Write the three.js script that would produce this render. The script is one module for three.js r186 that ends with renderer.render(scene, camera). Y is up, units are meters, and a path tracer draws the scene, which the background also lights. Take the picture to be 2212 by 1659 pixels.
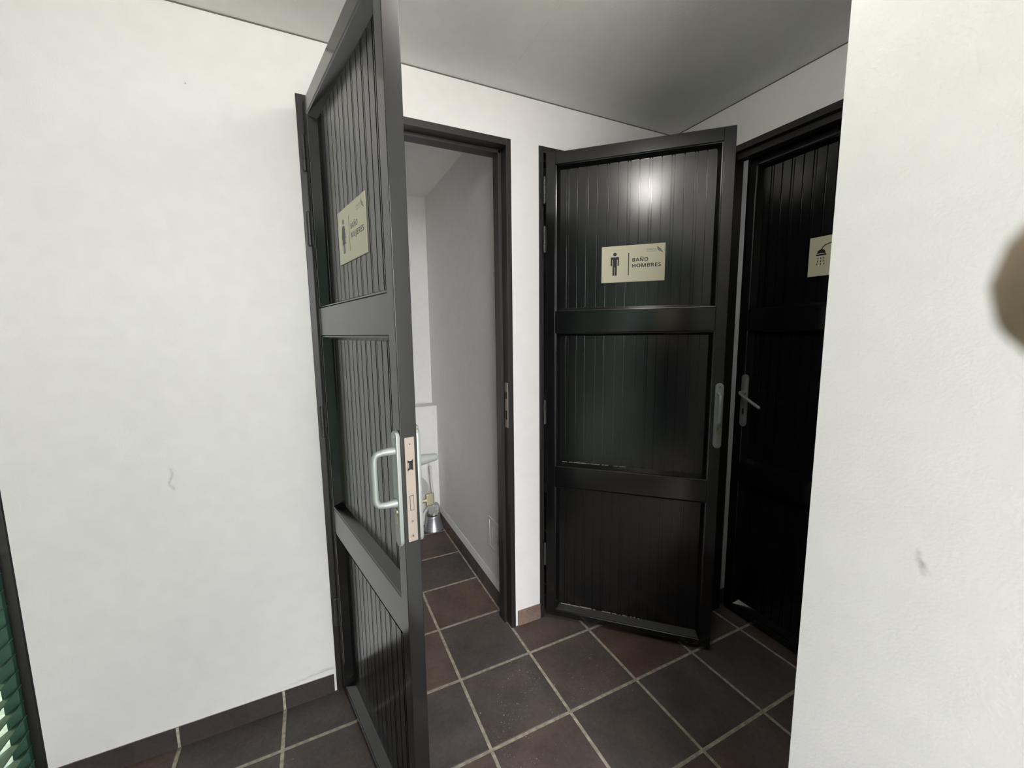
import * as THREE from 'three';
import { mergeGeometries, toCreasedNormals, mergeVertices } from 'three/addons/utils/BufferGeometryUtils.js';
import { RoundedBoxGeometry } from 'three/addons/geometries/RoundedBoxGeometry.js';
import { MarchingCubes } from 'three/addons/objects/MarchingCubes.js';

// ------------------------------------------------------------------ camera, sky, exposure
const scene = new THREE.Scene();
const camera = new THREE.PerspectiveCamera(85.973, 2212 / 1659, 0.006, 120);
camera.position.set(0.1272, 1.3658, 1.5917);
camera.rotation.order = 'YXZ';
camera.rotation.set(-0.12503, -0.45277, -0.01129);
camera.focus = 1.5;
camera.userData.fStop = 9.5;
const renderer = new THREE.WebGLRenderer({ antialias: true });
renderer.toneMapping = THREE.LinearToneMapping;
renderer.toneMappingExposure = 10.1;
renderer.shadowMap.enabled = true;
scene.background = new THREE.Color().setRGB(1.0, 1.0, 1.0);   // even overcast sky
scene.backgroundIntensity = 1.35;

const LAMP = 1.9;                                                        // radiance of the globe lamp

// ------------------------------------------------------------------ helpers
let seed = 20240611;
const rnd = () => { seed = (seed * 1664525 + 1013904223) >>> 0; return seed / 4294967296; };
const V = (x, y, z) => new THREE.Vector3(x, y, z);
const used = new Map();
function numbered(n) { const k = used.get(n) ?? 0; used.set(n, k + 1); return k ? n + '_' + String(k).padStart(3, '0') : n; }
const lin = (r, g, b) => new THREE.Color().setRGB(r, g, b);
function std(color, roughness = 0.6, extra = {}) { return new THREE.MeshStandardMaterial({ color, roughness, ...extra }); }
function phys(color, roughness, extra = {}) { return new THREE.MeshPhysicalMaterial({ color, roughness, ...extra }); }
function mesh(name, geo, mat, parent) {
  const m = new THREE.Mesh(Array.isArray(geo) ? (geo.length > 1 ? mergeGeometries(geo.map(plain)) : geo[0]) : geo, mat);
  m.name = parent ? name : numbered(name); m.castShadow = m.receiveShadow = true; (parent ?? scene).add(m); return m;
}
function plain(g) { const h = g.index ? g.toNonIndexed() : g; for (const k of Object.keys(h.attributes)) if (!['position', 'normal', 'uv'].includes(k)) h.deleteAttribute(k); h.morphAttributes = {}; return h; }
function tag(o, label, category, group, kind) { o.userData.label = label; if (category) o.userData.category = category; if (group) o.userData.group = group; if (kind) o.userData.kind = kind; return o; }
function group(name, label, category, { at = [0, 0, 0], turn = 0, kind, set } = {}) {
  const g = new THREE.Group(); g.name = numbered(name); g.position.set(...at); g.rotation.y = turn; scene.add(g); return tag(g, label, category, set, kind);
}
function box(x0, x1, y0, y1, z0, z1) { const g = new THREE.BoxGeometry(x1 - x0, y1 - y0, z1 - z0); g.translate((x0 + x1) / 2, (y0 + y1) / 2, (z0 + z1) / 2); return metreUV(g); }
function rbox(x0, x1, y0, y1, z0, z1, r = 0.0015, s = 2) { const g = new RoundedBoxGeometry(x1 - x0, y1 - y0, z1 - z0, s, r); g.translate((x0 + x1) / 2, (y0 + y1) / 2, (z0 + z1) / 2); return g; }
function metreUV(g) {                                                  // uv in metres from the dominant axis of each face
  const p = g.attributes.position, n = g.attributes.normal, uv = new Float32Array(p.count * 2);
  for (let i = 0; i < p.count; i++) {
    const ax = Math.abs(n.getX(i)), ay = Math.abs(n.getY(i)), az = Math.abs(n.getZ(i));
    uv[2 * i] = ax > ay && ax > az ? p.getZ(i) : p.getX(i); uv[2 * i + 1] = ay > ax && ay > az ? p.getZ(i) : p.getY(i);
  }
  g.setAttribute('uv', new THREE.BufferAttribute(uv, 2)); return g;
}
function tube(pts, r, seg = 40, rs = 14) { return new THREE.TubeGeometry(new THREE.CatmullRomCurve3(pts.map((q) => V(...q)), false, 'catmullrom', 0.3), seg, r, rs, false); }
function cyl(r0, r1, h, at, axis = 'y', seg = 24) { const g = new THREE.CylinderGeometry(r0, r1, h, seg); if (axis === 'x') g.rotateZ(-Math.PI / 2); if (axis === 'z') g.rotateX(Math.PI / 2); g.translate(...at); return g; }
function ext(pts, depth, bevel = 0) { const s = new THREE.Shape(pts.map(([a, b]) => new THREE.Vector2(a, b))); return new THREE.ExtrudeGeometry(s, { depth, bevelEnabled: bevel > 0, bevelSize: bevel, bevelThickness: bevel, bevelSegments: 2, curveSegments: 24 }); }

// value noise for textures
function noise2(period, s) {
  const t = new Float32Array(period * period); let q = s; for (let i = 0; i < t.length; i++) { q = (q * 1664525 + 1013904223) >>> 0; t[i] = q / 4294967296; }
  const at = (i, j) => t[((j % period) + period) % period * period + ((i % period) + period) % period];
  return (x, y) => { const i = Math.floor(x), j = Math.floor(y); let u = x - i, v = y - j; u = u * u * (3 - 2 * u); v = v * v * (3 - 2 * v); return (at(i, j) * (1 - u) + at(i + 1, j) * u) * (1 - v) + (at(i, j + 1) * (1 - u) + at(i + 1, j + 1) * u) * v; };
}
function dataTex(n, fn, srgb) {
  const d = new Uint8Array(n * n * 4);
  for (let j = 0; j < n; j++) for (let i = 0; i < n; i++) { const c = fn(i / n, j / n); const k = 4 * (j * n + i); for (let q = 0; q < 3; q++) d[k + q] = Math.max(0, Math.min(255, Math.round(255 * (Array.isArray(c) ? c[q] : c)))); d[k + 3] = 255; }
  const t = new THREE.DataTexture(d, n, n); t.wrapS = t.wrapT = THREE.RepeatWrapping; t.magFilter = THREE.LinearFilter; t.minFilter = THREE.LinearMipmapLinearFilter; t.generateMipmaps = true;
  if (srgb) t.colorSpace = THREE.SRGBColorSpace; t.needsUpdate = true; return t;
}

// ------------------------------------------------------------------ materials
const n1 = noise2(256, 11), n2 = noise2(64, 23), n3 = noise2(16, 5), n4 = noise2(8, 77), n5 = noise2(32, 301);
const plasterBump = dataTex(512, (u, v) => 0.5 * n1(u * 256, v * 256) + 0.3 * n1(u * 128, v * 128) + 0.2 * n2(u * 64, v * 64));
plasterBump.repeat.set(2.2, 2.2);
const paintTone = dataTex(256, (u, v) => { const a = 0.975 + 0.008 * n3(u * 16, v * 16) + 0.015 * n2(u * 64, v * 64); return [a, a, a]; }, true);
paintTone.repeat.set(0.5, 0.5);
const wallMat = std(lin(0.862, 0.862, 0.855), 0.62, { bumpMap: plasterBump, bumpScale: 0.0003, map: paintTone });
const ceilMat = std(lin(0.865, 0.865, 0.858), 0.8, { bumpMap: plasterBump, bumpScale: 0.0003, map: paintTone });
const jointMat = std(lin(0.16, 0.15, 0.14), 0.9);
const black = phys(lin(0.0065, 0.007, 0.0075), 0.15, { ior: 1.72 });
const frameBlack = phys(lin(0.016, 0.0145, 0.014), 0.42, { ior: 1.55 });
const slatBlack = phys(lin(0.0065, 0.007, 0.0075), 0.2, { ior: 1.72 });
const hingeMat = phys(lin(0.03, 0.029, 0.028), 0.4, { ior: 1.7 });
const alu = phys(lin(0.345, 0.375, 0.365), 0.34, { metalness: 0.25 });
const aluDark = phys(lin(0.30, 0.325, 0.32), 0.4, { metalness: 0.3 });
const steel = std(lin(0.43, 0.37, 0.325), 0.42, { metalness: 0.35 });
const darkHole = std(lin(0.006, 0.006, 0.006), 0.7);
const screwMat = std(lin(0.45, 0.43, 0.40), 0.3, { metalness: 0.9 });
const brass = std(lin(0.36, 0.34, 0.24), 0.3, { metalness: 0.9 });
const groutTex = dataTex(256, (u, v) => { const a = 0.72 + 0.28 * n5(u * 32, v * 32) * (0.6 + 0.4 * n1(u * 256, v * 256)); return [a, a * 0.985, a * 0.95]; }, true); groutTex.repeat.set(3, 3);
const groutMat = std(lin(0.66, 0.62, 0.54), 0.9, { map: groutTex });
const dustMat = std(lin(0.30, 0.28, 0.25), 0.95);
const porcelain = phys(lin(0.78, 0.77, 0.74), 0.12, { clearcoat: 0.5 });
const whitePlastic = std(lin(0.75, 0.74, 0.72), 0.4);
const silver = phys(lin(0.46, 0.47, 0.50), 0.3, { metalness: 0.75 });
const greenPaint = phys(lin(0.035, 0.10, 0.075), 0.4, { ior: 1.5 });
const signCream = std(lin(0.70, 0.68, 0.53), 0.45);

// ------------------------------------------------------------------ setting: walls, ceiling, joints
const H = 2.314, XR = 1.805, DH = 2.137;
const D1 = [0.135, 0.906], D2 = [1.037, 1.803], D3 = [0.313, 1.085];
const struct = (name, geo, mat, label, category) => tag(mesh(name, geo, mat), label, category, null, 'structure');
{ // back wall with the two door openings
  const g = ext([[-0.662, 0], [D1[0], 0], [D1[0], DH], [D1[1], DH], [D1[1], 0], [D2[0], 0], [D2[0], DH], [D2[1], DH], [D2[1], 0], [1.865, 0], [1.865, H], [-0.662, H]], 0.1);
  g.translate(0, 0, -0.1);
  struct('wall_back', metreUV(g), wallMat, 'white painted back wall holding the two restroom doors', 'wall');
}
struct('wall_right', [box(XR, 1.865, 0, H, 0, D3[0]), box(XR, 1.865, 0, H, D3[1], 1.2235), box(XR, 1.865, DH, H, D3[0], D3[1])], wallMat, 'shaded white wall around the shower door', 'wall');
struct('wall_partition', box(0.85, 0.97, 0, H, 1.223, 2.9), wallMat, 'bright white partition wall hiding part of the shower door', 'wall');
struct('wall_alcove_front', [box(0.97, 3.1, 0, H, 1.2235, 1.32)], wallMat, 'shaded white wall facing the men\'s door from beside the partition', 'wall');
struct('wall_rear', [box(-0.76, -0.20, 2.14, H, 2.8, 2.9), box(-0.76, -0.66, 0, 2.14, 2.8, 2.9)], wallMat, 'white wall around the black door behind the photographer', 'wall');
struct('wall_toilet_right', [box(0.9, 1.04, 0, H, -1.435, -0.1)], wallMat, 'white side wall inside the women\'s restroom', 'wall');
struct('wall_toilet_left', [box(-0.05, 0.05, 0, H, -1.435, -0.1)], wallMat, 'white wall behind the open women\'s door', 'wall');
struct('wall_toilet_back', [box(-0.05, 3.1, 0, H, -1.435, -1.335)], wallMat, 'white end wall of the restrooms', 'wall');
struct('wall_toilet_ledge', [rbox(0.05, 0.9, 0, 0.862, -1.335, -1.208, 0.006)], wallMat, 'low white boxed ledge behind the toilet', 'wall');
struct('wall_shower_left', [box(1.865, 3.1, 0, H, 0.214, 0.313)], wallMat, 'white shower wall seen through the narrow door gap', 'wall');
struct('wall_shower_end', [box(3.0, 3.1, 0, 1.6, -1.335, 1.2235), box(3.0, 3.1, 2.1, H, -1.335, 1.2235), box(3.0, 3.1, 1.6, 2.1, -1.335, 0.665), box(3.0, 3.1, 1.6, 2.1, 0.835, 1.2235)], wallMat, 'white end wall of the shower room', 'wall');
{ const w = group('window_1', 'small high window in the shower room', 'window', { kind: 'structure', at: [3.05, 1.85, 0.75] }); mesh('frame', [rbox(-0.02, 0.02, -0.25, -0.225, -0.085, 0.085), rbox(-0.02, 0.02, 0.225, 0.25, -0.085, 0.085), rbox(-0.02, 0.02, -0.225, 0.225, -0.085, -0.06), rbox(-0.02, 0.02, -0.225, 0.225, 0.06, 0.085)], frameBlack, w); mesh('pane', box(-0.002, 0.002, -0.225, 0.225, -0.06, 0.06), phys(lin(0.95, 0.97, 0.96), 0.05, { transmission: 1, thickness: 0 }), w); }
struct('wall_left_outer', [box(-0.662, -0.562, 0, H, -1.435, -0.1)], wallMat, 'white outer wall behind the gate post', 'wall');
struct('ceiling', [box(-0.76, 0.85, H, 2.44, -1.435, 2.9), box(0.8505, 3.1, H, 2.44, -1.435, 2.9)], ceilMat, 'flat white ceiling over the restroom lobby', 'ceiling');
struct('ceiling_toilet', [box(0.05, 0.9, 2.288, H, -1.335, -0.1)], ceilMat, 'white ceiling of the women\'s restroom', 'ceiling');
tag(mesh('trim_1', [box(-0.662, XR, H - 0.003, H, 0, 0.003), box(XR - 0.003, XR, H - 0.003, H, 0.003, 1.223)], jointMat), 'thin dark joint line between walls and ceiling', 'trim', null, 'structure');

// ------------------------------------------------------------------ floor: slab, grout and single tiles
const P = 0.31, GX = 0.578, GZ = -0.14, TW = 0.2988;
const floor = group('floor', 'dark brown square floor tiles with pale grout', 'floor', { kind: 'structure' });
mesh('grout', box(-0.72, 3.1, -0.09, -0.0016, -1.4, 2.9), groutMat, floor);
function tileGeo(w, d, h, c) {                                          // slab with a chamfered top, open below
  const a = w / 2, b = d / 2, v = [], n = [];
  const quad = (p, q, r, s) => { const nn = V(...q).sub(V(...p)).cross(V(...s).sub(V(...p))).normalize(); for (const k of [p, q, r, p, r, s]) { v.push(...k); n.push(nn.x, nn.y, nn.z); } };
  const T = [[-a + c, 0, b - c], [a - c, 0, b - c], [a - c, 0, -b + c], [-a + c, 0, -b + c]], M = [[-a, -c * 0.7, b], [a, -c * 0.7, b], [a, -c * 0.7, -b], [-a, -c * 0.7, -b]], B = M.map(([x, , z]) => [x, -h, z]);
  quad(...T); for (let k = 0; k < 4; k++) { const l = (k + 1) % 4; quad(M[k], M[l], T[l], T[k]); quad(B[k], B[l], M[l], M[k]); }
  const g = new THREE.BufferGeometry(); g.setAttribute('position', new THREE.Float32BufferAttribute(v, 3)); g.setAttribute('normal', new THREE.Float32BufferAttribute(n, 3));
  return metreUV(g);
}
const tg = tileGeo(TW, TW, 0.012, 0.002);
const tileRough = dataTex(256, (u, v) => 0.48 + 0.2 * n3(u * 16, v * 16) + 0.2 * n1(u * 256, v * 256)); tileRough.repeat.set(2.4, 2.4);
const tileBump = dataTex(256, (u, v) => 0.5 * n3(u * 16, v * 16) + 0.3 * n2(u * 64, v * 64) + 0.2 * n1(u * 256, v * 256)); tileBump.repeat.set(2.4, 2.4);
function clay(base, warm, specks, s) {
  const a = noise2(8, s), b = noise2(32, s + 9), c = noise2(128, s + 31), e = noise2(64, s + 51);
  const spots = []; let q = s * 77 + 5; const r = () => { q = (q * 1664525 + 1013904223) >>> 0; return q / 4294967296; };
  const t = dataTex(512, (u, v) => {
    const m = a(u * 4, v * 4), f = b(u * 32, v * 32), g = c(u * 128, v * 128);
    const k = 0.80 + 0.22 * m + 0.10 * f + 0.08 * g, w = warm * (0.4 + 1.0 * a(u * 4 + 3, v * 4 + 1));
    return [base[0] * k * (1 + w), base[1] * k, base[2] * k * (1 - 0.5 * w)];
  }, true);
  if (specks) {                                                        // dry pale dust specks and scuffs lying on this tile
    const d = t.image.data;
    for (let i = 0; i < specks; i++) {
      const x = r(), y = r(); if (e(x * 6, y * 6) < 0.52) { i -= r() < 0.7 ? 1 : 0; continue; }
      const R = 1.1 + 2.9 * r() * r(), str = 50 + 170 * r() * r();
      for (let dy = -3; dy <= 3; dy++) for (let dx = -4; dx <= 4; dx++) { const w = Math.max(0, 1 - Math.hypot(dx * 0.7, dy) / R); const px = (Math.round(x * 512) + dx + 512) % 512, py = (Math.round(y * 512) + dy + 512) % 512, k = 4 * (py * 512 + px); for (let z = 0; z < 3; z++) d[k + z] = Math.min(215, d[k + z] + str * w); }
    }
  }
  t.repeat.set(1 / P, 1 / P); t.offset.set(0.5, 0.5);
  return phys(lin(1, 1, 1), 1, { map: t, roughnessMap: tileRough, bumpMap: tileBump, bumpScale: 0.0006, ior: 1.45 });
}
const C0 = [0.350, 0.325, 0.318], C1 = [0.335, 0.320, 0.316], C2 = [0.375, 0.334, 0.312];
const clays = { dark: [clay(C1, 0.03, 0, 3), clay(C0, 0.08, 0, 8), clay(C1, 0.05, 30, 14), clay(C0, 0.10, 40, 41)], brown: [clay(C2, 0.06, 0, 19), clay([0.370, 0.322, 0.292], 0.07, 10, 27)], dusty: [clay(C1, 0.06, 420, 33), clay(C0, 0.06, 260, 57)] };
for (let j = -4; j <= 9; j++) for (let i = -5; i <= 8; i++) {
  const x0 = GX + i * P + (P - TW) / 2, z0 = GZ + j * P + (P - TW) / 2;
  let x1 = x0 + TW, z1 = z0 + TW, xa = Math.max(x0, -0.715), za = Math.max(z0, -1.395);
  if (x1 - xa < 0.03 || z1 - za < 0.03 || x0 > 3.05) continue;
  if (j < 0 && i >= 3 && i > 4) continue;                             // nothing of the far rooms shows
  const key = i + ',' + j; let m;
  if (['2,1', '0,-1', '3,4', '1,3'].includes(key)) m = clays.brown[key === '2,1' ? 1 : 0];
  else if (key === '0,1' || key === '0,2') m = clays.dusty[key === '0,1' ? 0 : 1]; else if (key === '1,1') m = clays.dusty[1];
  else m = clays.dark[Math.floor(rnd() * 4)];
  const whole = xa === x0 && za === z0;
  const t = mesh('tile', whole ? tg : tileGeo(x1 - xa, z1 - za, 0.012, 0.002), m, floor);
  t.position.set((xa + x1) / 2, (rnd() - 0.5) * 0.0006, (za + z1) / 2);
  if (whole) t.rotation.y = Math.floor(rnd() * 4) * Math.PI / 2;
}

// ------------------------------------------------------------------ skirting tiles
function skirt(name, label, horizontal, from, to, at, face, joints, mats, h = 0.074, th = 0.009) {
  const g = group(name, label, 'baseboard', { kind: 'structure' });
  const cuts = [from, ...joints.filter((q) => q > from + 0.01 && q < to - 0.01), to];
  const back = (a, b) => horizontal ? box(a, b, 0, h, Math.min(at, at + face * th * 0.45), Math.max(at, at + face * th * 0.45)) : box(Math.min(at, at + face * th * 0.45), Math.max(at, at + face * th * 0.45), 0, h, a, b);
  mesh('grout', back(from, to), groutMat, g);
  for (let k = 0; k + 1 < cuts.length; k++) {
    const a = cuts[k] + (k ? 0.0045 : 0), b = cuts[k + 1] - (k + 2 < cuts.length ? 0.0045 : 0), q = th;
    const geo = horizontal ? rbox(a, b, 0.002, h, Math.min(at + face * 0.001, at + face * q), Math.max(at + face * 0.001, at + face * q)) : rbox(Math.min(at + face * 0.001, at + face * q), Math.max(at + face * 0.001, at + face * q), 0.002, h, a, b);
    mesh('tile', metreUV(geo), mats[k % mats.length], g);
  }
  return g;
}
const skirtDark = clay([0.235, 0.215, 0.215], 0.05, 0, 91);
const jx = [-3, -2, -1, 0, 1, 2].map((i) => GX + i * P), jz = [-4, -3, -2, -1, 0, 1, 2, 3].map((i) => GZ + i * P);
skirt('baseboard_back', 'dark brown skirting tiles below the left white wall', true, -0.655, 0.127, 0, 1, jx, [skirtDark]);
skirt('baseboard_middle', 'short brown skirting tile between the two restroom doors', true, 0.918, 1.036, 0, 1, [], [clay([0.48, 0.42, 0.39], 0.05, 0, 71)]);
skirt('baseboard_toilet', 'dark brown skirting tiles along the restroom side wall', false, -1.206, -0.1, 0.9, -1, jz, [clays.dark[0], clays.dark[1]], 0.088, 0.011);
skirt('baseboard_shower', 'dark skirting tiles inside the shower room', true, 1.87, 3.0, 0.313, 1, [2.18, 2.49, 2.8], [clays.dark[0], clays.dark[2]]);
{ // plaster ridge left above the restroom skirting
  const g = ext([[0, 0], [0, 0.042], [0.003, 0.042], [0.010, 0]], 1.1); g.rotateY(Math.PI); g.translate(0.9, 0.088, -0.1);
  tag(mesh('trim_2', metreUV(g), wallMat), 'pale sloping plaster ridge above the restroom skirting', 'trim', null, 'structure');
}

// ------------------------------------------------------------------ door frames
function doorFrame(name, label, w, o = {}) {                            // local: x across the opening, front face at z = 0, depth to -z
  const g = group(name, label, 'door frame', { at: o.at, turn: o.turn ?? 0, kind: 'structure' });
  const f = o.face ?? 0.022, d = o.depth ?? 0.1, st = 0.014, s0 = o.stop ?? 0.046;
  const jamb = (s) => { const x0 = s < 0 ? 0 : w - f, x1 = x0 + f; return [rbox(x0, x1, 0, DH, -d, 0.005), ...(o.noStop ? [] : [rbox(s < 0 ? f - 0.001 : w - f - st, s < 0 ? f + st : w - f + 0.001, 0, DH - 0.026, -d, -s0)])]; };
  mesh('jamb', jamb(-1), frameBlack, g); mesh('jamb', jamb(1), frameBlack, g);
  mesh('header', [rbox(f - 0.001, w - f + 0.001, DH - 0.026, DH, -d, 0.0045), ...(o.noStop ? [rbox(f, w - f, DH - 0.052, DH - 0.025, -d, -0.018)] : [rbox(f, w - f, DH - 0.040, DH - 0.025, -d, -s0)])], frameBlack, g);
  return g;
}
const f1 = doorFrame('trim_3', 'black metal frame around the women\'s restroom doorway', D1[1] - D1[0], { at: [D1[0], 0, 0] });
doorFrame('trim_4', 'black metal frame behind the men\'s restroom door', D2[1] - D2[0], { at: [D2[0], 0, 0] });
doorFrame('trim_5', 'black metal frame around the shower door', D3[1] - D3[0], { at: [XR, 0, D3[0]], turn: -Math.PI / 2, depth: 0.057, noStop: true, face: 0.028 });
{ // strike plate on the right jamb of the women's frame
  const w = D1[1] - D1[0], x = w - 0.022, sp = mesh('strike_plate', [rbox(x - 0.0016, x + 0.0004, 0.95, 1.148, -0.034, -0.006, 0.0006), rbox(x - 0.0016, x + 0.004, 0.95, 1.148, -0.007, -0.0045, 0.0006)], steel, f1);
  mesh('latch_hole', box(x - 0.0022, x - 0.001, 1.077, 1.108, -0.027, -0.013), darkHole, sp); mesh('bolt_hole', box(x - 0.0022, x - 0.001, 0.985, 1.025, -0.027, -0.013), darkHole, sp);
  for (const y of [1.135, 0.962]) mesh('screw', cyl(0.003, 0.003, 0.001, [x - 0.0018, y, -0.02], 'x', 12), screwMat, sp);
}

// ------------------------------------------------------------------ signs (flat print on thin plates)
function signPrint(kind) {
  const c = document.createElement('canvas'); c.width = 1000; c.height = 592; const g = c.getContext('2d');
  g.fillStyle = '#dcd8be'; g.fillRect(0, 0, 1000, 592); g.fillStyle = '#26262b'; g.strokeStyle = '#26262b';
  const rr = (x, y, w, h, r) => { g.beginPath(); g.moveTo(x + r, y); g.lineTo(x + w - r, y); g.quadraticCurveTo(x + w, y, x + w, y + r); g.lineTo(x + w, y + h - r); g.quadraticCurveTo(x + w, y + h, x + w - r, y + h); g.lineTo(x + r, y + h); g.quadraticCurveTo(x, y + h, x, y + h - r); g.lineTo(x, y + r); g.quadraticCurveTo(x, y, x + r, y); g.fill(); };
  const disc = (x, y, r) => { g.beginPath(); g.arc(x, y, r, 0, Math.PI * 2); g.fill(); };
  const poly = (p) => { g.beginPath(); p.forEach(([x, y], i) => i ? g.lineTo(x, y) : g.moveTo(x, y)); g.closePath(); g.fill(); };
  if (kind === 'men') {
    disc(213, 133, 29); rr(145, 178, 136, 42, 20); rr(145, 178, 24, 146, 12); rr(257, 178, 24, 146, 12); rr(178, 185, 70, 160, 8); rr(178, 300, 31, 184, 15); rr(217, 300, 31, 184, 15);
  } else if (kind === 'women') {
    disc(213, 133, 29); poly([[176, 178], [250, 178], [266, 200], [290, 320], [270, 326], [252, 250], [282, 385], [144, 385], [174, 250], [156, 326], [136, 320], [160, 200]]); rr(178, 380, 31, 108, 15); rr(217, 380, 31, 108, 15);
  } else {
    g.lineWidth = 15; g.beginPath(); g.moveTo(176, 200); g.quadraticCurveTo(196, 140, 250, 126); g.lineTo(318, 108); g.stroke();
    g.beginPath(); g.arc(176, 252, 62, Math.PI, 0); g.closePath(); g.fill(); g.fillRect(104, 262, 146, 24);
    for (const [k, y] of [[0, 312], [1, 356], [2, 400]]) for (const x of [-1, 0, 1]) rr(170 + x * (42 + k * 4), y, 13, 28, 6);
  }
  g.fillRect(428, 118, 14, 368);
  if (kind !== 'shower') {
    g.textAlign = 'left'; g.textBaseline = 'alphabetic'; g.font = 'bold 82px sans-serif';
    const put = (s, y, w) => { const m = g.measureText(s).width; g.save(); g.translate(486, y); g.scale(w / m, 1); g.fillText(s, 0, 0); g.restore(); };
    put('BAÑO', 268, 262); put(kind === 'men' ? 'HOMBRES' : 'MUJERES', 364, 462);
  }
  // small house mark at the top right: word, hairline and a leaf
  g.globalAlpha = 0.62; g.font = '42px sans-serif'; const mm = g.measureText('ZONATTA').width; g.save(); g.translate(714, 102); g.scale(150 / mm, 1); g.fillText('ZONATTA', 0, 0); g.restore(); g.fillRect(716, 114, 150, 4); g.globalAlpha = 0.85;
  g.beginPath(); g.moveTo(884, 36); g.bezierCurveTo(872, 92, 890, 116, 930, 122); g.lineTo(972, 152); g.lineTo(950, 116); g.bezierCurveTo(940, 82, 900, 76, 884, 36); g.fill();
  g.globalAlpha = 0.9; g.strokeStyle = '#dcd8be'; g.lineWidth = 3; for (const k of [0, 1, 2]) { g.beginPath(); g.moveTo(888, 62 + k * 16); g.quadraticCurveTo(910, 92 + k * 10, 944, 116); g.stroke(); }
  const t = new THREE.CanvasTexture(c); t.colorSpace = THREE.SRGBColorSpace; t.anisotropy = 8; return std(lin(1, 1, 1), 0.42, { map: t });
}

// ------------------------------------------------------------------ door leaves
const LW = 0.719, L0 = 0.005, LT = 2.105, LB = 0.022, TH = 0.037, REC = 0.030;
// plank profile: 82 mm cover with a joint channel and a centre groove; u across, w outwards, front at 0
function plankGeo(u0, u1, y0, y1) {
  const gd = 0.0062, gw = 0.0034, pts = [];
  const cover = u1 - u0; pts.push([0, -0.007], [0, -gd], [gw, -gd], [gw + 0.0006, 0]);
  if (cover > 0.03) {
    const tongue = 0.0058, edge = cover - gw - tongue, mid = edge / 2 + 0.001;
    if (cover > 0.055) pts.push([mid - 0.0024, 0], [mid - 0.0020, -gd], [mid + 0.0022, -gd], [mid + 0.0027, 0]);
    pts.push([edge - 0.0006, 0], [edge, -gd], [edge + gw, -gd], [edge + gw + 0.0005, -0.0004]);
  }
  pts.push([cover, -0.0004], [cover, -0.007]);
  // shape drawn in (u, -w) then extruded along y
  const s = new THREE.Shape(pts.map(([a, b]) => new THREE.Vector2(a, b))); const g = new THREE.ExtrudeGeometry(s, { depth: y1 - y0, bevelEnabled: false });
  g.rotateX(-Math.PI / 2); g.scale(1, 1, -1);                          // extrude axis -> +y, profile w -> +z
  const idx = g.attributes.position; void idx;
  g.translate(u0, y0, -REC);
  const f = g.toNonIndexed ? (g.index ? g.toNonIndexed() : g) : g;
  const p = f.attributes.position; for (let i = 0; i < p.count; i += 3) { const a = [p.getX(i + 1), p.getY(i + 1), p.getZ(i + 1)], b = [p.getX(i + 2), p.getY(i + 2), p.getZ(i + 2)]; p.setXYZ(i + 1, ...b); p.setXYZ(i + 2, ...a); }
  f.computeVertexNormals(); return metreUV(f);
}
// sloping bead running round one panel opening: outer rectangle on the face, inner one on the planks
function beadGeo(a0, a1, b0, b1, i0, i1, j0, j1) {
  const v = [], ring = [[a0, b0, a1, b1, 0.0], [a0 + 0.0022, b0 + 0.0022, a1 - 0.0022, b1 - 0.0022, -0.0022], [a0 + 0.0052, b0 + 0.0052, a1 - 0.0052, b1 - 0.0052, -0.0030], [i0, j0, i1, j1, -REC - 0.0002], [i0, j0, i1, j1, -REC - 0.004]];
  const R = ring.map(([x0, y0, x1, y1, z]) => [[x0, y0, z], [x1, y0, z], [x1, y1, z], [x0, y1, z]]);
  for (let k = 0; k + 1 < R.length; k++) for (let c = 0; c < 4; c++) { const d = (c + 1) % 4; for (const q of [R[k][c], R[k][d], R[k + 1][d], R[k][c], R[k + 1][d], R[k + 1][c]]) v.push(...q); }
  const g = new THREE.BufferGeometry(); g.setAttribute('position', new THREE.Float32BufferAttribute(v, 3)); g.computeVertexNormals(); return metreUV(g);
}
const PANELS = [[1.468, 2.043, 1.452, 2.057], [0.774, 1.347, 0.757, 1.362], [0.070, 0.648, 0.048, 0.664]];
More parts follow.
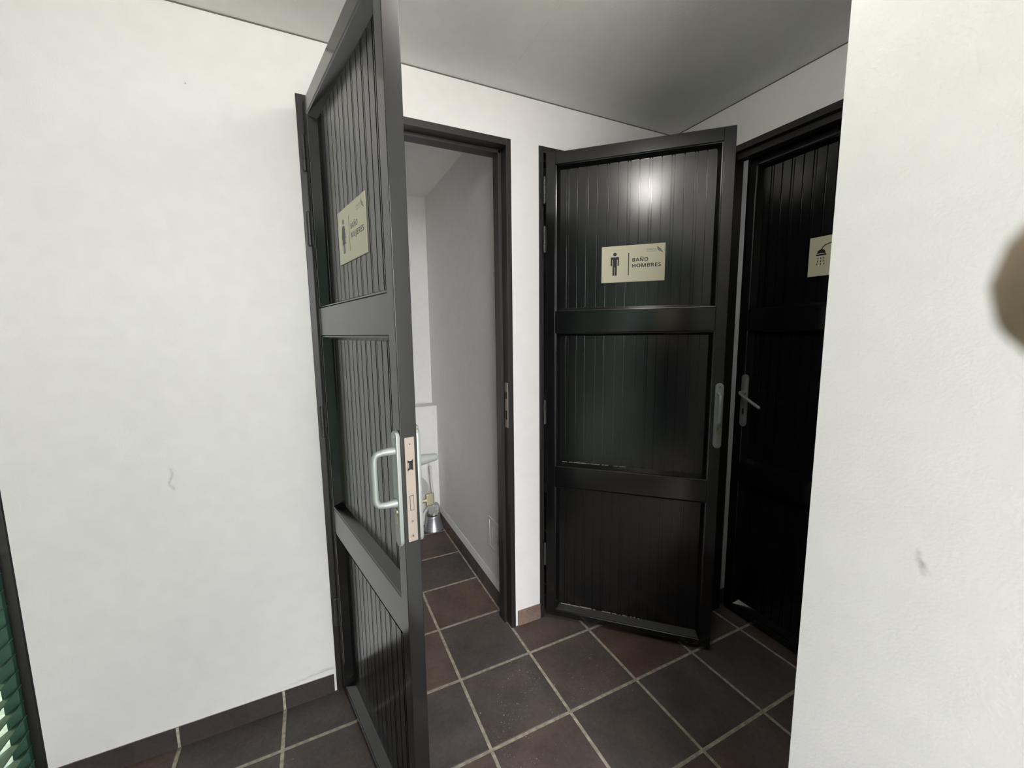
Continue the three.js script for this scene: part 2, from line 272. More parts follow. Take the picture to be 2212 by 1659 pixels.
function leaf(name, label, o) {                                         // local x from the hinge, y up, +z the corridor side
  const g = group(name, label, 'door', { at: o.at, turn: o.turn, kind: 'structure' });
  const mx = (x) => o.mirror ? LW - x : x, bx = (a, b, ...r) => rbox(Math.min(mx(a), mx(b)), Math.max(mx(a), mx(b)), ...r, 0.0016, 2);
  mesh('stile', metreUV(bx(L0, 0.045, LB, LT, -TH, 0)), black, g); mesh('stile', metreUV(bx(0.678, LW, LB, LT, -TH, 0)), black, g);
  mesh('top_rail', metreUV(bx(0.0452, 0.6778, 2.057, LT, -TH, -0.0001)), black, g);
  mesh('bottom_rail', metreUV(bx(0.0452, 0.6778, LB, 0.048, -TH, -0.0001)), black, g);
  for (const [a, b] of [[1.362, 1.452], [0.664, 0.757]]) mesh('middle_rail', metreUV(bx(0.0456, 0.6774, a, b, -TH, -0.0012)), black, g);
  for (const [y0, y1, f0, f1] of PANELS) {
    mesh('panel_bead', beadGeo(0.045 + (o.mirror ? LW - 0.723 : 0), 0.678 + (o.mirror ? LW - 0.723 : 0), f0, f1, mx(o.mirror ? 0.662 : 0.061), mx(o.mirror ? 0.061 : 0.662), y0, y1), black, g);
    const first = 0.097 - 0.0826, n = 8;
    for (let k = 0; k < n; k++) {
      let a = Math.max(0.052, first + k * 0.0826), b = Math.min(0.668, first + (k + 1) * 0.0826 - 0.0004);
      if (b - a < 0.008) continue;
      const geo = plankGeo(a, b, y0 - 0.006, y1 + 0.006); if (o.mirror) { geo.translate(0, 0, 0); }
      const m = mesh('slat', geo, slatBlack, g); if (o.mirror) m.position.x = LW - 0.720;
    }
  }
  // back sheet between the frame members
  mesh('back_sheet', metreUV(bx(0.044, 0.679, LB + 0.02, LT - 0.02, -TH + 0.0006, -REC - 0.006)), black, g);
  if (o.dust) {                                                        // pale dust caught where the planks meet the sloping sills
    for (const y0 of [0.774, 0.070]) { const q = []; for (let k = 0; k < 70; k++) { const t = rnd(), u = 0.064 + 0.40 * t * (0.35 + 0.65 * rnd()), w = 0.003 + 0.008 * rnd(), h = (0.0008 + 0.0022 * rnd() * rnd()) * (y0 < 0.5 ? 1.7 : 1); q.push(box(u, u + w, y0 - 0.0012, y0 + h, -REC - 0.0004, -REC + 0.0006 + 0.0012 * rnd())); } const m = mesh('dust', q, dustMat, g); m.userData.kind = 'stuff'; }
  }
  // sign
  const s0 = o.sign[0], s1 = o.sign[1], sg = tag(mesh('sign', rbox(s0, s1, 1.567, 1.714, -REC, -REC + 0.003, 0.0006), signCream, g), o.signLabel);
  const pl = new THREE.PlaneGeometry(s1 - s0 - 0.0016, 0.1454); pl.translate((s0 + s1) / 2, 1.6405, -REC + 0.0032); mesh('print', pl, signPrint(o.kind), sg);
  // hinges
  for (const y of o.hinges) {
    const q = [];
    for (const [a, b] of [[-0.052, -0.020], [-0.019, 0.019], [0.020, 0.052]]) q.push(cyl(0.0062, 0.0062, b - a, [mx(0), y + (a + b) / 2, 0.004], 'y', 14));
    q.push(cyl(0.0035, 0.005, 0.004, [mx(0), y + 0.054, 0.004], 'y', 12), cyl(0.005, 0.0035, 0.004, [mx(0), y - 0.054, 0.004], 'y', 12));
    mesh('hinge', q, hingeMat, g);
  }
  // furniture
  const hx = mx(o.handleAt), hw = 0.0138;
  const plate = (front, x, y0, y1, par) => { const pts = [], n = 10, r = hw; for (let k = 0; k <= n; k++) { const a = Math.PI * k / n; pts.push([x + r * Math.cos(a), y1 - r + r * Math.sin(a)]); } for (let k = 0; k <= n; k++) { const a = Math.PI + Math.PI * k / n; pts.push([x + r * Math.cos(a), y0 + r + r * Math.sin(a)]); } const e = ext(pts, 0.006, 0.0015); e.translate(0, 0, front ? 0.0015 : -TH - 0.0075); return mesh('handle_plate', toCreasedNormals(e, 0.6), o.kind === 'women' ? alu : aluDark, par); };
  const screw = (x, y, z, par) => { mesh('screw', cyl(0.0042, 0.0042, 0.0012, [x, y, z], 'z', 16), screwMat, par); };
  if (o.front === 'pull') {
    const p = plate(true, hx, 0.899, 1.157, g); screw(hx, 1.145, 0.0094, p); screw(hx, 0.911, 0.0094, p);
    const yA = 1.116, yB = 0.998, out = 0.050, q = [];
    q.push(tube([[hx, yA, 0.012], [hx, yA - 0.001, 0.03], [hx - 0.001, yA - 0.003, out - 0.004], [hx - 0.002, yA - 0.012, out + 0.002], [hx - 0.002, yA - 0.03, out + 0.003], [hx - 0.002, (yA + yB) / 2, out + 0.003], [hx - 0.002, yB + 0.03, out + 0.003], [hx - 0.002, yB + 0.012, out + 0.002], [hx - 0.001, yB + 0.003, out - 0.004], [hx, yB + 0.001, 0.03], [hx, yB, 0.012]], 0.0068, 90, 16));
    for (const y of [yA, yB]) q.push(cyl(0.0066, 0.0098, 0.03, [hx, y + (y > 1.05 ? -0.0005 : 0.0005), 0.0225], 'z', 20));
    mesh('pull_grip', q, alu, g);
    const cy = mesh('lock_cylinder', [cyl(0.0085, 0.0085, 0.004, [hx, 0.978, 0.0105], 'z', 20), rbox(hx - 0.005, hx + 0.005, 0.950, 0.975, 0.009, 0.012, 0.002)], brass, g); mesh('keyhole', box(hx - 0.0008, hx + 0.0008, 0.973, 0.983, 0.0122, 0.0128), darkHole, cy);
  } else {                                                            // lever on the corridor side, drooping
    const p = plate(true, hx, 0.93, 1.165, g); screw(hx, 1.152, 0.0094, p); void p;
    const sgn = o.mirror ? 1 : -1;
    mesh('lever', [cyl(0.0105, 0.0115, 0.012, [hx, 1.085, 0.014], 'z', 20), tube([[hx, 1.085, 0.012], [hx, 1.086, 0.034], [hx + sgn * 0.008, 1.083, 0.046], [hx + sgn * 0.03, 1.072, 0.050], [hx + sgn * 0.07, 1.050, 0.050], [hx + sgn * 0.10, 1.034, 0.049]], 0.0068, 60, 14), new THREE.SphereGeometry(0.0068, 14, 10).translate(hx + sgn * 0.10, 1.034, 0.049)], alu, g);
    mesh('keyhole', box(hx - 0.004, hx + 0.004, 0.985, 1.012, 0.009, 0.0097), darkHole, g);
  }
  if (o.edgeLock) {                                                    // mortice lock seen on the free edge, lever and thumb turn behind
    const x = LW, fp = tag(mesh('lock_faceplate', rbox(x - 0.0006, x + 0.0018, 0.908, 1.144, -0.030, -0.008, 0.0006), steel, g), 'pale bare metal lock faceplate');
    for (const y of [1.129, 0.955, 0.921]) { const s = mesh('screw', cyl(0.0042, 0.0042, 0.0012, [x + 0.0022, y, -0.019], 'x', 16), screwMat, fp); s.rotation.x = 0; mesh('screw_slot', [box(x + 0.0027, x + 0.0031, y - 0.002, y + 0.002, -0.0194, -0.0186), box(x + 0.0027, x + 0.0031, y - 0.0004, y + 0.0004, -0.021, -0.017)], darkHole, fp); }
    const sh = new THREE.Shape(); sh.moveTo(-0.0062, -0.013); sh.lineTo(-0.0032, -0.010); sh.quadraticCurveTo(0, -0.0088, 0.0032, -0.010); sh.lineTo(0.0062, -0.013); sh.lineTo(0.0062, 0.013); sh.lineTo(0.0032, 0.010); sh.quadraticCurveTo(0, 0.0088, -0.0032, 0.010); sh.lineTo(-0.0062, 0.013);
    const lg = new THREE.ExtrudeGeometry(sh, { depth: 0.0006, bevelEnabled: false }); lg.rotateY(Math.PI / 2); lg.translate(x + 0.0018, 1.082, -0.019); mesh('latch_opening', lg, darkHole, fp);
    mesh('latch_tongue', rbox(x + 0.0018, x + 0.0034, 1.076, 1.088, -0.0158, -0.0132, 0.0004), screwMat, fp);
    mesh('bolt_seam', box(x + 0.0018, x + 0.0021, 0.980, 1.014, -0.0235, -0.0145), darkHole, fp); mesh('dead_bolt', rbox(x + 0.0016, x + 0.0026, 0.9812, 1.0128, -0.0226, -0.0154, 0.0003), steel, fp);
  }
  { // inner furniture
    const p = plate(false, hx, 0.899, 1.157, g), zb = -TH - 0.0095, sgn = o.mirror ? 1 : -1; void p;
    mesh('lever', [cyl(0.0135, 0.0085, 0.042, [hx, 1.083, zb - 0.018], 'z', 24), new THREE.SphereGeometry(0.0086, 18, 12).translate(hx, 1.083, zb - 0.039), tube([[hx, 1.083, zb - 0.036], [hx + sgn * 0.02, 1.074, zb - 0.034], [hx + sgn * 0.06, 1.060, zb - 0.026], [hx + sgn * 0.11, 1.046, zb - 0.020]], 0.0072, 40, 14), new THREE.SphereGeometry(0.0072, 14, 10).translate(hx + sgn * 0.11, 1.046, zb - 0.020)], alu, g);
    mesh('thumb_turn', [cyl(0.004, 0.0045, 0.016, [hx, 0.985, zb - 0.006], 'z', 16), rbox(hx - 0.003, hx + 0.003, 0.9705, 1.0, zb - 0.034, zb - 0.013, 0.0029, 4)], brass, g);
  }
  return g;
}
leaf('door_1', 'black slatted door marked for women standing wide open, lock edge facing out', { at: [0.153, 0, 0.012], turn: -79.3 * Math.PI / 180, sign: [0.236, 0.486], kind: 'women', signLabel: 'cream women\'s restroom sign reading BAÑO MUJERES', hinges: [1.954, 1.716, 1.058, 0.33], handleAt: 0.7025, front: 'pull', edgeLock: true });
leaf('door_2', 'black slatted door marked for men standing half open', { at: [1.06, 0, 0.012], turn: -44.4 * Math.PI / 180, sign: [0.238, 0.488], kind: 'men', dust: true, signLabel: 'cream men\'s restroom sign reading BAÑO HOMBRES', hinges: [1.958, 1.757, 1.007, 0.33], handleAt: 0.7045, front: 'pull', edgeLock: true });
{ // shower door, hinged on the far side, a little ajar into the shower room
  const a = 1.25 * Math.PI / 180, hz = 1.066, hxw = 1.8655;
  leaf('door_3', 'black slatted shower door left slightly ajar in the dark corner', { at: [hxw + LW * Math.sin(a), 0, hz - LW * Math.cos(a)], turn: -Math.PI / 2 - a, mirror: true, sign: [0.262, 0.508], kind: 'shower', signLabel: 'cream shower sign with a shower head symbol', hinges: [], handleAt: LW - 0.05, front: 'lever' });
}

// ------------------------------------------------------------------ inside the women's restroom
{ // toilet
  const g = group('toilet', 'white ceramic toilet half hidden behind the open door', 'toilet', { at: [0.53, 0, -1.205] });
  const rings = [[0, 0.115, 0.20, 0.22], [0.02, 0.118, 0.205, 0.22], [0.10, 0.105, 0.19, 0.22], [0.20, 0.125, 0.21, 0.24], [0.28, 0.165, 0.25, 0.28], [0.35, 0.19, 0.285, 0.315], [0.395, 0.195, 0.295, 0.325], [0.41, 0.188, 0.288, 0.325]];
  const v = [], idx = [], N = 48; rings.forEach(([y, a, b, c]) => { for (let k = 0; k < N; k++) { const t = 2 * Math.PI * k / N, e = Math.sin(t); v.push(a * Math.sign(Math.cos(t)) * Math.pow(Math.abs(Math.cos(t)), 0.85), y, c + b * e * (e < 0 ? 0.95 : 1)); } });
  for (let r = 0; r + 1 < rings.length; r++) for (let k = 0; k < N; k++) { const l = (k + 1) % N, a = r * N + k, b = r * N + l; idx.push(a, b + N, b, a, a + N, b + N); }
  const c = v.length / 3; v.push(0, 0.41, 0.325); for (let k = 0; k < N; k++) idx.push(c, (rings.length - 1) * N + (k + 1) % N, (rings.length - 1) * N + k);
  const bg = new THREE.BufferGeometry(); bg.setAttribute('position', new THREE.Float32BufferAttribute(v, 3)); bg.setIndex(idx); bg.computeVertexNormals(); mesh('bowl', bg, porcelain, g);
  const lidShape = new THREE.Shape(); for (let k = 0; k <= N; k++) { const t = 2 * Math.PI * k / N, x = 0.19 * Math.cos(t), y = 0.29 * Math.sin(t); k ? lidShape.lineTo(x, y) : lidShape.moveTo(x, y); }
  const lid = (y) => { const e = new THREE.ExtrudeGeometry(lidShape, { depth: 0.012, bevelEnabled: true, bevelSize: 0.004, bevelThickness: 0.004, bevelSegments: 3 }); e.rotateX(-Math.PI / 2); e.translate(0, y, 0.325); return e; };
  mesh('seat', lid(0.414), whitePlastic, g); mesh('lid', lid(0.434), whitePlastic, g);
  mesh('cistern', rbox(-0.19, 0.19, 0.40, 0.74, 0.0, 0.165, 0.02, 4), porcelain, g); mesh('cistern_lid', rbox(-0.198, 0.198, 0.74, 0.772, 0.0, 0.173, 0.01, 4), porcelain, g);
}
{ // toilet brush and its holder
  const at = [0.828, 0, -1.137], g = group('brush_holder', 'silver flared brush holder standing in the restroom corner', 'brush holder', { at });
  const v = [], idx = [], N = 56, M = 14;
  for (let s = 0; s < 2; s++) for (let r = 0; r <= M; r++) for (let k = 0; k < N; k++) {
    const t = 2 * Math.PI * k / N, rim = 0.098 + 0.075 * Math.pow(0.5 + 0.5 * Math.cos(t + 0.75), 2.2), y = rim * r / M, q = y / 0.19;
    const R = 0.046 + 0.025 * Math.pow(1 - Math.min(1, y / 0.105), 1.5) - (s ? 0.003 : 0); v.push(R * Math.cos(t), s ? Math.max(0.004, y) : y, R * Math.sin(t) * 0.92); void q;
  }
  for (let s = 0; s < 2; s++) for (let r = 0; r < M; r++) for (let k = 0; k < N; k++) { const l = (k + 1) % N, o = s * (M + 1) * N, a = o + r * N + k, b = o + r * N + l; s ? idx.push(a, b, b + N, a, b + N, a + N) : idx.push(a, b + N, b, a, a + N, b + N); }
  for (let k = 0; k < N; k++) { const l = (k + 1) % N, a = M * N + k, b = M * N + l, o = (M + 1) * N; idx.push(a, b + o, b, a, a + o, b + o); }
  const bg = new THREE.BufferGeometry(); bg.setAttribute('position', new THREE.Float32BufferAttribute(v, 3)); bg.setIndex(idx); bg.computeVertexNormals(); mesh('cup', bg, silver, g);
  mesh('base', cyl(0.069, 0.071, 0.006, [0, 0.003, 0], 'y', 48).scale(1, 1, 0.92), silver, g);
  const b = group('toilet_brush', 'white toilet brush standing upright in its silver holder', 'brush', { at });
  mesh('handle', tube([[0.004, 0.09, 0], [0.002, 0.2, 0], [-0.004, 0.34, -0.003], [-0.008, 0.44, -0.004]], 0.0085, 40, 14), whitePlastic, b);
  mesh('handle_end', new THREE.SphereGeometry(0.0105, 16, 12).translate(-0.008, 0.442, -0.004), whitePlastic, b);
  const br = []; for (let k = 0; k < 380; k++) { const a = rnd() * Math.PI * 2, e = -0.25 + 0.75 * rnd(), y = 0.105 + 0.055 * rnd(), L = 0.036; const d = V(Math.cos(a) * Math.cos(e), Math.sin(e), Math.sin(a) * Math.cos(e)); const c = new THREE.CylinderGeometry(0.0014, 0.0013, L, 5); c.translate(0, L / 2, 0); c.applyQuaternion(new THREE.Quaternion().setFromUnitVectors(V(0, 1, 0), d)); c.translate(0.004, y, 0); br.push(c); }
  const bm = mesh('bristles', br, whitePlastic, b); bm.userData.kind = 'stuff';
}
{ // access cover low on the restroom side wall
  const g = group('access_cover', 'square white access cover low on the restroom wall', 'wall cover', { at: [0.9, 0.348, -0.205] });
  const fr = (w, h, b, t, z) => [rbox(-t, z, -h, -h + b, -w, w), rbox(-t, z, h - b, h, -w, w), rbox(-t, z, -h + b, h - b, -w, -w + b), rbox(-t, z, -h + b, h - b, w - b, w)];
  mesh('frame', fr(0.077, 0.082, 0.014, 0.006, 0), whitePlastic, g); mesh('cover', rbox(-0.004, 0, -0.067, 0.067, -0.062, 0.062), whitePlastic, g);
  mesh('raised_panel', fr(0.035, 0.042, 0.004, 0.0055, -0.0035), whitePlastic, g); mesh('knob', new THREE.SphereGeometry(0.009, 20, 14).scale(0.7, 1, 1).translate(-0.007, -0.012, 0.043), whitePlastic, g);
}

// ------------------------------------------------------------------ smudges and scuffs on the paint
function stain(parentName, w, h, blobs, color, place) {
  const c = document.createElement('canvas'); c.width = 128; c.height = 128; const g = c.getContext('2d'); g.fillStyle = '#000'; g.fillRect(0, 0, 128, 128);
  for (const [x, y, r, a, sx] of blobs) { g.save(); g.translate(x, y); g.scale(sx ?? 1, 1); const q = g.createRadialGradient(0, 0, 0, 0, 0, r); q.addColorStop(0, `rgba(255,255,255,${a * 0.45})`); q.addColorStop(1, 'rgba(255,255,255,0)'); g.fillStyle = q; g.beginPath(); g.arc(0, 0, r, 0, 7); g.fill(); g.restore(); }
  const t = new THREE.CanvasTexture(c), m = mesh('stain', new THREE.PlaneGeometry(w, h), std(color, 0.8, { alphaMap: t, transparent: true, depthWrite: false }), scene.getObjectByName(parentName));
  m.castShadow = false; place(m); return m;
}
const blobRun = (n, f) => Array.from({ length: n }, (_, k) => f(k / (n - 1), rnd(), rnd(), rnd()));
stain('wall_back', 0.05, 0.09, blobRun(26, (t, a, b, c) => [58 + 14 * Math.sin(t * 7) + 10 * (a - 0.5), 16 + 96 * t + 6 * (b - 0.5), 7 + 10 * c, 0.10 + 0.16 * a]), lin(0.16, 0.16, 0.15), (m) => m.position.set(-0.29, 0.92, 0.0006));
stain('wall_back', 0.014, 0.014, [[64, 64, 30, 0.9], [70, 58, 20, 0.8]], lin(0.05, 0.05, 0.05), (m) => m.position.set(-0.152, 2.1, 0.0006));
stain('wall_back', 0.20, 0.05, blobRun(60, (t, a, b, c) => [8 + 112 * t, 86 - 50 * t + 26 * (a - 0.5) * (0.4 + t), 2 + 5 * b * t, 0.25 + 0.6 * c * t, 2.2]), lin(0.03, 0.03, 0.03), (m) => m.position.set(0.035, 0.092, 0.0006));
stain('wall_partition', 0.035, 0.05, blobRun(34, (t, a, b, c) => [40 + 40 * t + 26 * (a - 0.5), 30 + 66 * t + 22 * (b - 0.5), 7 + 14 * c, 0.06 + 0.14 * a]), lin(0.14, 0.12, 0.12), (m) => { m.position.set(0.8494, 1.049, 1.366); m.rotation.y = -Math.PI / 2; });

// ------------------------------------------------------------------ green louvred gate beside the left wall
{
  const g = group('louvred_gate', 'green louvred metal gate in a dark frame beside the left wall', 'gate', { at: [-0.665, 0, 0] });
  mesh('post', rbox(-0.062, -0.003, 0, 2.2, -0.05, -0.004), frameBlack, g); mesh('post', rbox(-0.062, -0.022, 0, 2.2, 1.96, 2.0), frameBlack, g);
  mesh('rail', rbox(-0.062, -0.022, 0.03, 0.07, -0.003, 1.959), frameBlack, g); mesh('rail', rbox(-0.062, -0.022, 2.14, 2.18, -0.003, 1.959), frameBlack, g);
  mesh('transom', rbox(-0.05, -0.03, 2.181, 2.312, -0.003, 1.995), greenPaint, g);
  mesh('stile', rbox(-0.058, -0.024, 0.071, 2.139, -0.003, 0.012), greenPaint, g);
  const s = rbox(-0.055, 0.055, -0.0012, 0.0012, 0.012, 1.959, 0.0008);
  for (let k = 0; k < 42; k++) { const m = mesh('louvre', s, greenPaint, g); m.position.set(-0.058, 0.1 + k * 0.049, 0); m.rotation.z = 0.66; }
}

// ------------------------------------------------------------------ small globe lamp under the lobby ceiling
{
  const g = group('ceiling_lamp', 'small round globe lamp under the ceiling, mirrored in the men\'s door', 'lamp', { at: [0.655, H, 1.0] });
  mesh('base', new THREE.LatheGeometry([[0, 0], [0.05, 0], [0.05, -0.014], [0.034, -0.024], [0.0, -0.024]].map(([r, y]) => new THREE.Vector2(r, y)).reverse(), 36), whitePlastic, g);
  mesh('globe', new THREE.SphereGeometry(0.068, 36, 24).translate(0, -0.088, 0), std(lin(0.8, 0.8, 0.8), 0.5, { emissive: lin(1.0, 0.94, 0.88), emissiveIntensity: LAMP }), g);
  const p = new THREE.PointLight(new THREE.Color().setRGB(1.0, 0.94, 0.88), 0.35 * LAMP * Math.PI * 0.068 * 0.068, 0, 2); p.position.set(0, -0.088, 0); p.castShadow = true; p.shadow.radius = 3.4; p.name = 'lamp_light'; g.add(p);
}

// ------------------------------------------------------------------ dark closed leaves behind the photographer, mirrored in the glossy paint
{
  const d = group('door_4', 'black closed door on the porch behind the photographer', 'door', { at: [-0.66, 0, 2.8], kind: 'structure' });
  mesh('leaf', rbox(0, 0.46, 0.02, 2.14, 0.0, 0.04), black, d); mesh('middle_rail', rbox(0.05, 0.41, 1.02, 1.11, -0.008, 0.0), black, d); mesh('handle', tube([[0.41, 1.0, 0], [0.41, 1.0, -0.05], [0.31, 1.0, -0.055]], 0.008, 20, 10), alu, d);
  const g = group('solid_gate', 'dark green solid gate leaf beyond the louvred gate', 'gate', { at: [-0.69, 0, 2.005] });
  mesh('sheet', rbox(-0.01, 0.0, 0.03, 2.31, 0.0, 0.79), greenPaint, g); for (const y of [0.05, 1.1, 2.14]) mesh('rail', rbox(0.0, 0.025, y - 0.02, y + 0.02, 0, 0.79), greenPaint, g);
}

// ------------------------------------------------------------------ outdoors behind the photographer
{
  const lawnTex = dataTex(512, (u, v) => { const a = 0.55 + 0.45 * n1(u * 256, v * 256), b = n3(u * 16, v * 16); return [0.36 * a + 0.06 * b, 0.56 * a + 0.05 * b, 0.26 * a]; }, true); lawnTex.repeat.set(0.7, 0.7);
  tag(mesh('lawn', box(-22, -1.6, -0.15, -0.03, -14, 2.9), std(lin(0.8, 0.9, 0.75), 0.95, { map: lawnTex })), 'green lawn outside the lobby gate', 'lawn', null, 'structure');
  tag(mesh('path', [box(-22, 14, -0.15, -0.03, 2.9, 24)], std(lin(0.60, 0.58, 0.54), 0.9, { map: groutTex })), 'pale concrete yard behind the photographer', 'path', null, 'structure');
  tag(mesh('path', box(-1.6, -0.72, -0.15, -0.031, -14, 2.9), std(lin(0.26, 0.33, 0.26), 0.9, { map: groutTex })), 'mossy concrete strip along the outside of the gate', 'path', null, 'structure');
  const hedge = group('hedge', 'tall green hedge beside the lawn outside the gate', 'hedge', { at: [-2.5, -0.03, -0.6] });
  mesh('core', rbox(-0.5, 0.5, 0, 4.6, -3.0, 2.6, 0.2, 4), std(lin(0.012, 0.022, 0.010), 0.95), hedge);
  const leafG = new THREE.BufferGeometry(); leafG.setAttribute('position', new THREE.Float32BufferAttribute([0, 0, 0, 0.022, 0.035, 0.006, 0, 0.085, 0, -0.022, 0.035, 0.006], 3)); leafG.setIndex([0, 1, 2, 0, 2, 3]); leafG.computeVertexNormals();
  const N = 7000, im = new THREE.InstancedMesh(leafG, std(lin(0.09, 0.19, 0.06), 0.6, { side: THREE.DoubleSide }), N); im.name = 'leaves'; im.userData.kind = 'stuff'; im.castShadow = im.receiveShadow = true;
  const m = new THREE.Matrix4(), q = new THREE.Quaternion(), e = new THREE.Euler();
  for (let i = 0; i < N; i++) { const side = rnd(); const at = side < 0.72 ? V(0.5 + 0.06 * rnd(), 4.6 * rnd(), -3 + 5.6 * rnd()) : side < 0.86 ? V(-0.5 + rnd(), 4.6 * rnd(), 2.6 + 0.06 * rnd()) : V(-0.5 + rnd(), 4.6 + 0.05 * rnd(), -3 + 5.6 * rnd()); e.set(rnd() * 6.3, rnd() * 6.3, rnd() * 6.3); q.setFromEuler(e); const k = 0.8 + 0.8 * rnd(); im.setMatrixAt(i, m.compose(at, q, V(k, k, k))); }
  hedge.add(im);
}

// ------------------------------------------------------------------ the photographer: one fingertip reaches into the frame, the dark figure shows in the glossy doors
function sdfMesh(bones, center, half, res, blend) {
  const mc = new MarchingCubes(res, new THREE.MeshBasicMaterial(), false, false, 120000), n = mc.size; mc.isolation = 0;
  const B = bones.map(([a, b, ra, rb]) => { const d = b.map((q, i) => q - a[i]); return { a, d, l: d[0] * d[0] + d[1] * d[1] + d[2] * d[2] + 1e-12, ra, rb }; });
  for (let k = 0; k < n; k++) for (let j = 0; j < n; j++) for (let i = 0; i < n; i++) {
    const x = center[0] + half * (i - n / 2) / (n / 2), y = center[1] + half * (j - n / 2) / (n / 2), z = center[2] + half * (k - n / 2) / (n / 2);
    let s = 0;
    for (const { a, d, l, ra, rb } of B) { const px = x - a[0], py = y - a[1], pz = z - a[2]; let t = (px * d[0] + py * d[1] + pz * d[2]) / l; t = t < 0 ? 0 : t > 1 ? 1 : t; const e = Math.hypot(px - t * d[0], py - t * d[1], pz - t * d[2]) - ra - (rb - ra) * t; s += Math.exp(-Math.max(-30, e / blend)); }
    mc.field[i + j * n + k * n * n] = s > 0 ? blend * Math.log(s) : -1;
  }
  mc.update();
  const g = new THREE.BufferGeometry(), c = mc.count; g.setAttribute('position', new THREE.BufferAttribute(mc.positionArray.slice(0, c * 3), 3)); g.setAttribute('normal', new THREE.BufferAttribute(mc.normalArray.slice(0, c * 3), 3));
  g.scale(half, half, half); g.translate(...center);
  const w = mergeVertices((g.deleteAttribute('normal'), g), 1e-5); w.computeVertexNormals(); return w;
}
{
  const base = [-0.01, 0, 1.89], rt = [0.8992, 0.4375], fw = [0.4375, -0.8992];
  const at = (x, y, z) => [base[0] + rt[0] * x - fw[0] * z, y, base[2] + rt[1] * x - fw[1] * z];
  const fingers = { index: [[0.1801, 1.3691, 1.5857], [0.1997, 1.3656, 1.5957], [0.2149, 1.3611, 1.6104], [0.2343, 1.3530, 1.6501]], middle: [[0.1909, 1.3446, 1.6021], [0.2087, 1.3429, 1.6065], [0.2275, 1.3402, 1.6205], [0.2375, 1.3324, 1.6568]], ring: [[0.1921, 1.3220, 1.6081], [0.2096, 1.3212, 1.6111], [0.2284, 1.3195, 1.6250], [0.2345, 1.3130, 1.6625]], little: [[0.1953, 1.3016, 1.6170], [0.2110, 1.3008, 1.6191], [0.2253, 1.3001, 1.6307], [0.2289, 1.2967, 1.6666]], thumb: [[0.1811, 1.3621, 1.6364], [0.1960, 1.3546, 1.6603], [0.2144, 1.3335, 1.6813], [0.2241, 1.2835, 1.7050]] };
  const wrist = [0.2241, 1.2735, 1.7100], palm = [0.2306, 1.3076, 1.6748], hb = [];
  for (const [k, c] of Object.entries(fingers)) { const q = k === 'little' ? 0.82 : 1; hb.push([c[0], c[1], 0.0083 * q, 0.0086 * q], [c[1], c[2], 0.0082 * q, 0.0090 * q], [c[2], c[3], 0.0090 * q, 0.0112 * q]); if (k !== 'thumb') hb.push([c[3], wrist, 0.013, 0.021]); }
  hb.push([palm, wrist, 0.02, 0.023]);
  const elbowR = at(0.27, 1.1, -0.06), mid = (a, b, t) => a.map((q, i) => q + t * (b[i] - q));
  hb.push([wrist, mid(wrist, elbowR, 0.3), 0.022, 0.03]);
  const lh = []; // relaxed left hand
  const lw = at(-0.25, 0.80, -0.06), lp = at(-0.25, 0.72, -0.07);
  for (const [k, dz] of [[0, -0.028], [1, -0.009], [2, 0.010], [3, 0.027]]) { const m = at(-0.255, 0.70, -0.07 + dz), p1 = at(-0.25, 0.665 - [0.004, 0.009, 0.006, -0.004][k], -0.075 + dz * 1.1), p2 = at(-0.238, 0.64 - [0.006, 0.012, 0.008, -0.008][k], -0.078 + dz * 1.1), tp = at(-0.222, 0.622 - [0.006, 0.014, 0.009, -0.012][k], -0.08 + dz * 1.1); lh.push([lw, m, 0.021, 0.0115], [m, p1, 0.0105, 0.0092], [p1, p2, 0.0092, 0.0086], [p2, tp, 0.0086, 0.0076]); }
  lh.push([lw, at(-0.235, 0.75, -0.10), 0.02, 0.0125], [at(-0.235, 0.75, -0.10), at(-0.222, 0.71, -0.115), 0.0115, 0.0098], [at(-0.222, 0.71, -0.115), at(-0.215, 0.682, -0.118), 0.0098, 0.0084]);
  const headB = [[at(0, 1.60, 0.02), at(0, 1.575, -0.005), 0.088, 0.082], [at(0, 1.55, -0.03), at(0, 1.505, -0.05), 0.062, 0.042], [at(0, 1.50, 0.02), at(0, 1.38, 0.035), 0.052, 0.058], [at(0, 1.565, -0.095), at(0, 1.54, -0.108), 0.009, 0.013], [at(-0.088, 1.57, 0.012), at(-0.086, 1.545, 0.008), 0.011, 0.009], [at(0.088, 1.57, 0.012), at(0.086, 1.545, 0.008), 0.011, 0.009], [at(-0.018, 1.511, -0.094), at(0.018, 1.511, -0.094), 0.006, 0.006]];
  const limbs = [[at(-0.17, 1.34, 0.02), at(0.17, 1.34, 0.02), 0.06, 0.06], [at(-0.07, 1.22, 0.02), at(0.07, 1.22, 0.02), 0.115, 0.115], [at(-0.05, 1.05, 0.03), at(0.05, 1.05, 0.03), 0.11, 0.11], [at(-0.06, 0.92, 0.03), at(0.06, 0.92, 0.03), 0.12, 0.12], [at(0, 1.3, 0.02), at(0, 0.95, 0.03), 0.12, 0.12],
    [at(0.18, 1.34, 0.02), elbowR, 0.058, 0.043], [elbowR, mid(elbowR, wrist, 0.8), 0.042, 0.031], [at(-0.18, 1.34, 0.02), at(-0.26, 1.07, 0.05), 0.058, 0.043], [at(-0.26, 1.07, 0.05), mid(at(-0.26, 1.07, 0.05), lw, 0.9), 0.042, 0.030],
    [at(0.09, 0.88, 0.03), at(0.10, 0.48, 0.0), 0.092, 0.06], [at(0.10, 0.48, 0.0), at(0.10, 0.10, 0.04), 0.06, 0.042], [at(-0.09, 0.88, 0.03), at(-0.10, 0.48, 0.02), 0.092, 0.06], [at(-0.10, 0.48, 0.02), at(-0.10, 0.10, 0.06), 0.06, 0.042]];
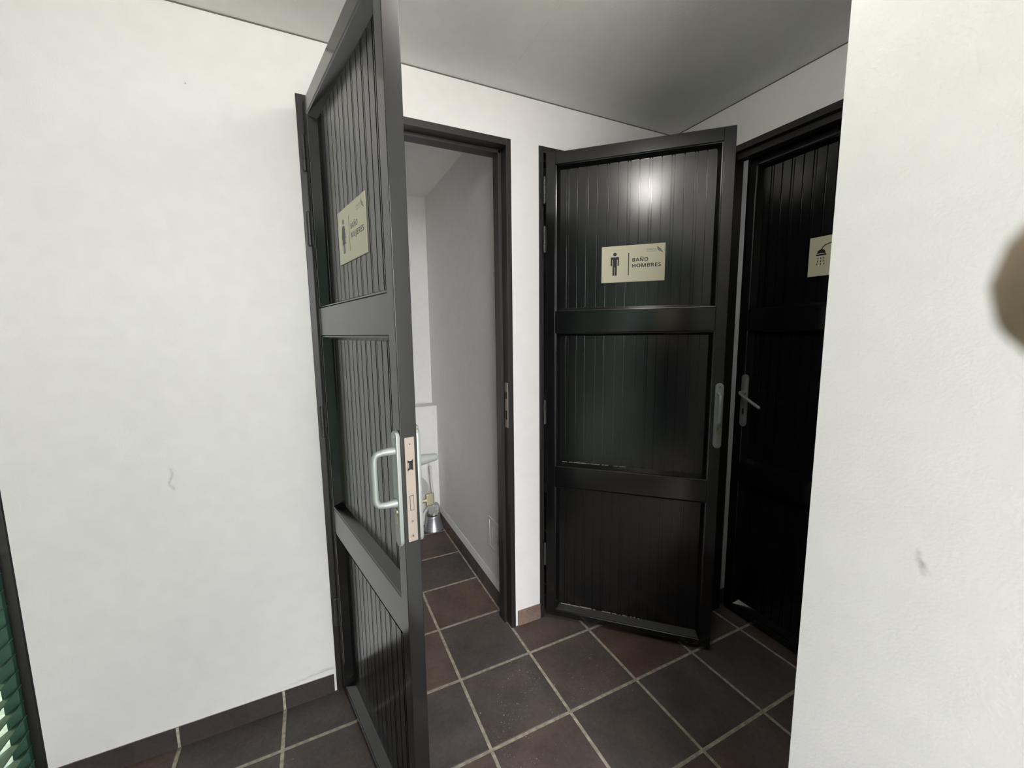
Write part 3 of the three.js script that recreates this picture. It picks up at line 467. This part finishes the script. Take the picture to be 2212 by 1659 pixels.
  const feet = (s, dz) => [[at(s * 0.10, 0.05, 0.05 + dz), at(s * 0.115, 0.042, -0.13 + dz), 0.047, 0.038], [at(s * 0.10, 0.12, 0.05 + dz), at(s * 0.10, 0.05, 0.04 + dz), 0.048, 0.046]];
  const skin = phys(lin(0.60, 0.43, 0.31), 0.5, { sheen: 0.2 }), cloth = std(lin(0.012, 0.013, 0.016), 0.9), shoe = std(lin(0.02, 0.018, 0.017), 0.6);
  const o = group('person', 'person in dark clothes taking the photograph, one fingertip beside the lens', 'person');
  const thin = limbs.map(([a, b, r0, r1]) => [a, b, r0 * 0.86, r1 * 0.86]);
  const bodyG = sdfMesh([...thin, ...headB.slice(0, 3)], [base[0], 0.86, base[2]], 0.95, 108, 0.012);
  const headG = sdfMesh(headB, at(0, 1.53, 0), 0.17, 84, 0.008), handR = sdfMesh(hb, [0.222, 1.315, 1.665], 0.14, 88, 0.0022), handL = sdfMesh(lh, at(-0.24, 0.72, -0.08), 0.14, 80, 0.0026);
  const nu = (g) => { const h = g.index ? g.toNonIndexed() : g; for (const k of Object.keys(h.attributes)) if (!['position', 'normal'].includes(k)) h.deleteAttribute(k); return h; };
  const body = new THREE.Mesh(mergeGeometries([bodyG, headG, handR, handL].map(nu)), skin); body.name = 'body'; body.castShadow = body.receiveShadow = true; o.add(body);
  mesh('clothing', sdfMesh(limbs, [base[0], 0.86, base[2]], 0.95, 108, 0.016), cloth, o);
  mesh('hair', sdfMesh([[at(0, 1.625, 0.03), at(0, 1.615, 0.005), 0.086, 0.084], [at(0, 1.58, 0.05), at(0, 1.50, 0.06), 0.074, 0.05]], at(0, 1.58, 0.03), 0.17, 60, 0.012), std(lin(0.012, 0.009, 0.007), 0.6), o);
  for (const [sd, dz] of [[1, 0], [-1, 0.02]]) mesh('shoe', sdfMesh(feet(sd, dz), at(sd * 0.1, 0.08, -0.03 + dz), 0.19, 56, 0.01), shoe, o);
  for (const sx of [-0.032, 0.032]) mesh('eye', new THREE.SphereGeometry(0.011, 16, 12).translate(...at(sx, 1.572, -0.074)), std(lin(0.6, 0.58, 0.55), 0.2), o);
}

renderer.render(scene, camera);
